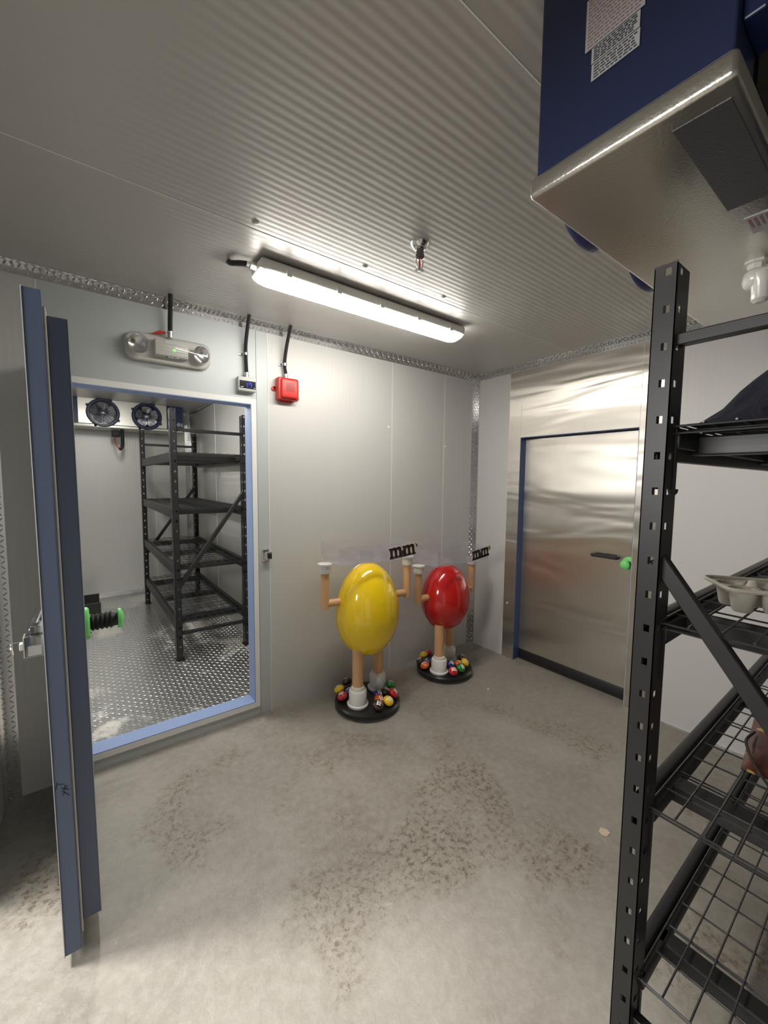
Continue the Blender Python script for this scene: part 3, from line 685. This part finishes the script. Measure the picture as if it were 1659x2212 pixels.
MB().box((-.16, .28, 0), (.13, .30, .13)).box((.115, -.12, 0), (.13, .28, .016)).box((-.16, -.12, 0), (.13, -.10, .13)).box((-.16, -.10, 0), (-.145, .28, .13)).obj('box_side', 'black', bx)

# ------------------------------------------------------------------ slab letter m used on candies, stands and signs
def glyph_m():
    """polygons (x,z) of a slab-serif lowercase m, 1.36 wide and 1 high"""
    P_ = []
    def st_(x): P_.append([(x, 0), (x+.25, 0), (x+.25, .80), (x, .80)])
    for x in (.09, .55, 1.01): st_(x)
    for x in (.0, .47, .94): P_.append([(x, 0), (x+.42, 0), (x+.42, .15), (x, .15)])
    P_.append([(.0, .80), (.0, .96), (.34, .96), (.34, .80)])
    for x in (.30, .76):
        o = [(x-.02, .80)]
        for i in range(9):
            a = math.pi-math.pi*i/8; o.append((x+.25+.27*math.cos(a), .76+.24*math.sin(a)))
        o.append((x+.50, .70)); o.append((x+.25, .70)); 
        P_.append(o)
    P_.append([(.30, .62), (.36, .62), (.36, .80), (.30, .80)])
    return P_
def m_mb(size, mtx, depth=.002, fat=0):
    mb = MB()
    for p in glyph_m():
        cx_ = sum(a for a, b in p)/len(p); cz_ = sum(b for a, b in p)/len(p)
        q = [((a-.68+fat*(1 if a > cx_ else -1))*size, (b-.5+fat*(1 if b > cz_ else -1))*size) for a, b in p]
        mb.prism(q, -depth, 0, mtx)
    return mb
def egg_r(z, hb, ht, R, p=1.0):
    """radius at height z measured from widest point"""
    h = ht if z > 0 else hb
    return R*math.sqrt(max(0, 1-(z/h)**2))
def candy(t, col, x, y, z, tilt, azim, rz):
    mt = T((x, y, z)) @ Rz(azim) @ Rx(tilt)
    mt2 = mt
    n = 10; prof = [(.001, -.024)]+[(.036*math.cos(math.pi/2*(i/n)), .024*math.sin(math.pi/2*(i/n))) for i in range(-n+1, n)]+[(.001, .024)]
    c = MB().lathe(prof, mt2, 28).obj('candy', col, t, smooth=True)
    # letter wrapped on the upper face
    mb = m_mb(.026, None, .003); bmesh.ops.subdivide_edges(mb.bm, edges=mb.bm.edges[:], cuts=2)
    for v in mb.bm.verts:
        x_, y_, z_ = v.co; r = math.hypot(x_, z_); hgt = .024*math.sqrt(max(0, 1-(r/.036)**2)); v.co = (x_, z_, hgt+(.0006 if y_ < -.001 else -.001))
    mb.bm.transform(mt2 @ Rz(rz)); bmesh.ops.recalc_face_normals(mb.bm, faces=mb.bm.faces)
    mb.obj('candy_letter', 'letter', c)
def stand(label, loc, rz, col, zc, R, hb, ht, legs, armz, trayz, candies):
    """candy display stand: round base with sweets, two posts, plain glossy egg body, two side rods that carry a tray"""
    t = thing('display_stand', label, 'display stand', loc, rz)
    MB().lathe([(.150, 0), (.150, .012), (.205, .014), (.217, .022), (.217, .040), (.208, .050), (.10, .051), (.001, .051)], None, 56).obj('round_base', 'basedark', t, smooth=True)
    for x, y in legs:
        MB().lathe([(.068, .050), (.072, .056), (.072, .066), (.060, .070), (.060, .150), (.056, .156), (.044, .158), (.044, .176), (.036, .178)], T((x, y, 0)), 32, sx=.95).obj('post_socket', 'whitegloss', t, smooth=True)
        MB().lathe([(.036, .17), (.036, zc-hb*.72)], T((x*.98, y*.9, 0)), 24).obj('post', 'tan', t, smooth=True)
    n = 28; prof = []
    for i in range(-n, n+1):
        a = math.pi/2*i/n; z = (ht if i > 0 else hb)*math.sin(a); prof.append((max(.001, R*math.cos(a)), zc+z))
    body = MB().lathe(prof, None, 64, sx=1, sy=.86).obj('egg_body', col, t, smooth='all')
    # moulded seam round the body
    MB().tube([((R+.0008)*math.cos(a)*1.0, .02, zc+((ht if math.sin(a) > 0 else hb)+.0008)*math.sin(a)) for a in [2*math.pi*i/72 for i in range(73)]], .0022, 6, caps=False).obj('seam', col, body, smooth=True)
    for s in (-1, 1):
        x0 = R*.90; x1 = R+.085
        MB().tube([(s*x0, 0, armz+.03), (s*x1, 0, armz+.03)], .024, 20).tube([(s*x1, 0, armz+.0), (s*x1, 0, trayz-.055)], .026, 20).obj('support_rod', 'tan', t, smooth=True)
        MB().lathe([(.030, trayz-.062), (.036, trayz-.060), (.038, trayz-.054), (.038, trayz-.010), (.046, trayz-.008), (.046, trayz-.001)], T((s*x1, 0, 0)), 28).obj('rod_cap', 'whitegloss', t, smooth=True)
    for cdl in candies: candy(t, *cdl)
    return t
def tray(label, loc, rz, L, D_, h, group):
    t = thing('acrylic_tray', label, 'display tray', loc, rz, group)
    w = .003
    MB().box((-L/2, -D_/2, 0), (L/2, D_/2, w)).box((-L/2, -D_/2, w), (-L/2+w, D_/2, h)).box((L/2-w, -D_/2, w), (L/2, D_/2, h)).box((-L/2+w, -D_/2, w), (L/2-w, -D_/2+w, h)).box((-L/2+w, D_/2-w, w), (L/2-w, D_/2, h)).box((-L/2+.13, -D_/2+w, w), (-L/2+.135, D_/2-w, .05)).box((-L/2+.02, -.02, w), (L/2-.02, -.017, .012)).obj('tray_body', 'acrylic', t)
    pk = MB()
    for x in (-.13, .02): pk.box((x, -D_/2-.004, .008), (x+.09, -D_/2-.001, .085))
    pk.obj('label_pocket', 'acrylic', t)
    mt = T((L/2-.090, -D_/2-.005, h*.56)) @ Ry(-.12)
    s = .070
    sg = MB()
    for dx in (-.062, .036):
        mm = m_mb(s, mt @ T((dx, 0, 0)), .002, .06); sg.bm.from_mesh(_me(mm))
    sg.box((-.024, -.002, -.030), (.0, 0, .014), 0, 1, mt)
    sg.box((.082, -.002, -.0), (.106, 0, .040), 0, 1, mt)
    so = sg.obj('logo_sign', 'signtan', t)
    lt = MB()
    for dx in (-.062, .036):
        mm = m_mb(s, mt @ T((dx, -.0022, 0)), .0012, .0); lt.bm.from_mesh(_me(mm))
    lt.obj('logo_letters', 'signbrown', so)
    text_mb('&', .036, mt @ face((-.012, -.0035, -.008), (1, 0, 0), (0, 0, 1)), .0006, .0008).obj('logo_ampersand', 'signbrown', so)
    text_mb("'s", .034, mt @ face((.094, -.0035, .022), (1, 0, 0), (0, 0, 1)), .0006, .0008).obj('logo_s', 'signbrown', so)
    return t
def _me(mb):
    me = bpy.data.meshes.new('x'); mb.bm.to_mesh(me); mb.bm.free(); return me
def loc_c(base, rz, lst):
    out = []
    for i, (c, x, y, z) in enumerate(lst):
        v = Rz(-rz) @ Vector((x-base[0], y-base[1], 0)); r = random.Random(i*3+1)
        # tilt the printed face towards the rim side of the base
        az = math.atan2(v.y, v.x)+math.pi/2
        out.append((c, v.x, v.y, z, r.uniform(.35, .8), az, r.uniform(-2.6, 2.6)))
    return out
YB, YR = (-1.385, -.315), math.radians(-9)
RB, RR = (-.625, -.285), 0.0
cy_ = loc_c(YB, YR, [('c_yellow', -1.520, -.175, .088), ('c_red', -1.540, -.250, .080), ('c_brown', -1.440, -.145, .105), ('c_blue', -1.470, -.225, .078), ('c_brown', -1.415, -.478, .082), ('c_yellow', -1.330, -.475, .080), ('c_orange', -1.365, -.425, .076), ('c_red', -1.252, -.430, .088), ('c_blue', -1.345, -.385, .085), ('c_brown', -1.275, -.375, .080), ('c_green', -1.200, -.330, .088), ('c_red', -1.36, -.14, .08)])
cr_ = loc_c(RB, RR, [('c_orange', -.798, -.245, .082), ('c_yellow', -.705, -.130, .100), ('c_brown', -.775, -.170, .084), ('c_blue', -.735, -.205, .078), ('c_red', -.640, -.110, .09), ('c_red', -.690, -.440, .082), ('c_green', -.605, -.440, .082), ('c_yellow', -.520, -.405, .090), ('c_blue', -.628, -.355, .085), ('c_orange', -.560, -.375, .078), ('c_brown', -.470, -.330, .086)])
stand('yellow egg-bodied candy display stand on a round black base by the back wall', (*YB, 0), YR, 'yellow', .635, .212, .285, .325, [(-.095, -.055), (.115, .075)], .70, .985, cy_)
stand('smaller red round-bodied candy display stand nearest the room corner', (*RB, 0), RR, 'redgloss', .585, .205, .232, .272, [(-.115, -.055), (.105, .060)], .60, .885, cr_)
tray('clear acrylic tray with brown logo held above the yellow stand', (-1.375, -.300, .988), YR, .54, .30, .112, None)
tray('clear acrylic tray with brown logo held above the red stand', (-.600, -.290, .888), RR, .56, .30, .108, None)

# ------------------------------------------------------------------ things on the near rack
def cloth_heap():
    b = bmesh.new(); nx, ny = 60, 60; V = []
    x0, x1, y0, y1 = -1.78, -1.05, -2.125, -2.66
    for i in range(nx+1):
        row = []
        for j in range(ny+1):
            u, v = i/nx, j/ny; x = x0+(x1-x0)*u; y = y0+(y1-y0)*v
            edge = min(1, min(u, 1-u)*5)*min(1, (1-v)*5)
            d_ = -2.115-y; h = d_*1.02*min(1, .55+u*4)*math.sin(min(math.pi/2, edge*math.pi/2)); h = min(h, .25)
            nz = noise.noise(Vector((x*6, y*9, 1)))*.045+abs(noise.noise(Vector((x*11+y*13, y*8, 3))))*.035-.01
            h = max(.002, h+nz*min(1, h/.05))
            row.append(b.verts.new((x, y, 1.632+h)))
        V.append(row)
    for i in range(nx):
        for j in range(ny): b.faces.new((V[i][j], V[i+1][j], V[i+1][j+1], V[i][j+1]))
    ext = bmesh.ops.extrude_face_region(b, geom=b.faces[:])
    for v in [e for e in ext['geom'] if isinstance(e, bmesh.types.BMVert)]: v.co.z = 1.6305
    bmesh.ops.recalc_face_normals(b, faces=b.faces)
    mb = MB(); mb.add(b); return mb
tag(cloth_heap().obj('jacket', 'navy', smooth='all'), 'crumpled dark navy jacket heaped on the top shelf of the near rack', 'jacket')

cc = thing('pulp_tray', 'grey moulded pulp cup tray on the second shelf of the near rack', 'pulp tray', (-1.555, -2.275, 1.1985), math.radians(-55))
def carrier():
    mb = MB(); h = .056; cx4 = [-.093, -.031, .031, .093]; cy2 = [-.032, .032]; R1, R0 = .029, .017
    C4 = [(a, b) for a in cx4 for b in cy2]
    for a, b in C4: mb.lathe([(.002, .001), (R0, .001), (R0+.003, .006), (R1, h), (R1-.003, h), (R0, .009), (.002, .004)], T((a, b, 0)), 24)
    b = bmesh.new(); n, m_ = 72, 40; LX, LY = .136, .074; vs = {}
    for i in range(n):
        for j in range(m_):
            x = -LX+2*LX*(i+.5)/n; y = -LY+2*LY*(j+.5)/m_
            if min(math.hypot(x-a, y-c) for a, c in C4) < R1-.002: continue
            if math.hypot(max(0, abs(x)-LX+.02), max(0, abs(y)-LY+.02)) > .021: continue
            q = []
            for a, c in ((i, j), (i+1, j), (i+1, j+1), (i, j+1)):
                if (a, c) not in vs: vs[a, c] = b.verts.new((-LX+2*LX*a/n, -LY+2*LY*c/m_, h))
                q.append(vs[a, c])
            b.faces.new(q)
    ext = bmesh.ops.extrude_face_region(b, geom=b.faces[:])
    for v in [e for e in ext['geom'] if isinstance(e, bmesh.types.BMVert)]: v.co.z -= .003
    bmesh.ops.recalc_face_normals(b, faces=b.faces); mb.add(b)
    rim = [(x, y, h+.003) for x, y in rrect(2*LX, 2*LY, .022, 6)]; rim.append(rim[0]); mb.tube(rim, .0045, 8, caps=False)
    for a in (-.062, 0, .062): mb.lathe([(.012, h-.002), (.008, h+.014), (.002, h+.016)], T((a, 0, 0)), 14)
    return mb
carrier().obj('moulded_tray', 'pulp', cc, smooth=True)
def crumple(cx_, cyy, cz_, sx, sy2, sz, seed):
    b = bmesh.new(); bmesh.ops.create_icosphere(b, subdivisions=4, radius=1)
    for v in b.verts:
        n = noise.noise(v.co*2.2+Vector((seed, 0, 0)))*.55+noise.noise(v.co*6+Vector((0, seed, 0)))*.25
        k = 1+n; v.co = Vector((cx_+v.co.x*sx*k, cyy+v.co.y*sy2*k, cz_+max(-.6, v.co.z)*sz*k))
    mb = MB(); mb.add(b); return mb
tag(crumple(-1.530, -2.300, 1.281, .030, .045, .010, 2.3).obj('foil', 'foil'), 'crumpled silver foil lying on the grey pulp tray', 'foil')
bt = thing('flat_box', 'flat maroon box with black rim behind the pulp tray', 'box', (-.93, -2.32, 1.200))
MB().box((-.10, -.13, 0), (.22, .12, .045), .004).obj('box_body', 'brownred', bt); MB().box((-.108, -.138, .040), (-.100, .128, .052)).box((-.1, .12, .040), (.228, .128, .052)).box((.22, -.138, .040), (.228, .12, .052)).box((-.1, -.138, .040), (.22, -.13, .052)).obj('rim', 'black', bt)
sb = thing('shopping_bag', 'flat maroon patterned bag with black handles on the third shelf', 'bag', (-1.385, -2.235, .757), math.radians(6))
def bagbody():
    b = bmesh.new(); n = 20; V = []
    for i in range(n+1):
        V.append([b.verts.new((-.14+.42*i/n, -.23+.26*j/n, .004+.022*math.sin(math.pi*i/n)**.5*math.sin(math.pi*j/n)**.5+.005*noise.noise(Vector((i*.4, j*.4, 0))))) for j in range(n+1)])
    for i in range(n):
        for j in range(n): b.faces.new((V[i][j], V[i+1][j], V[i+1][j+1], V[i][j+1]))
    ext = bmesh.ops.extrude_face_region(b, geom=b.faces[:])
    for v in [e for e in ext['geom'] if isinstance(e, bmesh.types.BMVert)]: v.co.z = .001
    bmesh.ops.recalc_face_normals(b, faces=b.faces); mb = MB(); mb.add(b); return mb
bagbody().obj('bag_body', 'brownred', sb, smooth=True)
MB().tube(smoothpath([(.06, .02, .02), (-.04, .03, .03), (-.15, .0, .025), (-.185, -.03, .008), (-.18, -.045, .006)]), .0035, 8).obj('handle', 'rubber', sb, smooth=True)
MB().tube(smoothpath([(.10, -.08, .03), (.0, -.06, .035), (-.12, -.055, .03), (-.19, -.055, .008), (-.20, -.075, .006), (-.16, -.11, .006), (-.08, -.16, .01)]), .0035, 8).obj('handle', 'rubber', sb, smooth=True)
hk = MB().tube(smoothpath([(-1.800, -2.112, 1.556), (-1.804, -2.108, 1.52), (-1.804, -2.108, 1.488), (-1.797, -2.110, 1.476), (-1.788, -2.114, 1.480), (-1.786, -2.115, 1.487)]), .005, 10, [.003]+[.005]*39+[.006]) if False else MB().tube(smoothpath([(-1.800, -2.112, 1.556), (-1.804, -2.108, 1.52), (-1.804, -2.108, 1.488), (-1.797, -2.110, 1.476), (-1.788, -2.114, 1.480), (-1.786, -2.115, 1.487)]), .0045, 10)
tag(hk.obj('wire_hook', 'rubber', smooth=True), 'small black hook hanging from the top beam of the near rack', 'hook')

# ------------------------------------------------------------------ floor litter
def chip(name, x, y, r, h, m, label, cat, k=7, seed=1, ex=1.):
    rd = random.Random(seed); pts = [(x+r*ex*rd.uniform(.7, 1.1)*math.cos(2*math.pi*i/k), y+r*rd.uniform(.7, 1.1)*math.sin(2*math.pi*i/k)) for i in range(k)]
    b = bmesh.new(); A = [b.verts.new((*p, .0012)) for p in pts]; B = [b.verts.new((x+(p[0]-x)*.85, y+(p[1]-y)*.85, h)) for p in pts]
    b.faces.new(A[::-1]); b.faces.new(B)
    for i in range(k): b.faces.new((A[i], A[(i+1) % k], B[(i+1) % k], B[i]))
    mb = MB(); mb.add(b); return tag(mb.obj(name, m), label, cat)
M['beige'] = mat('beige_paper', (.62, .48, .36), .7)
chip('paper_scrap', -1.131, -1.735, .026, .003, 'beige', 'beige paper scrap on the concrete left of the near rack', 'paper scrap', 6, 3, 1.2)
chip('debris_chip', -.571, -.674, .008, .006, 'seal', 'tiny white chip on the floor between red stand and steel door', 'debris chip', 6, 5)
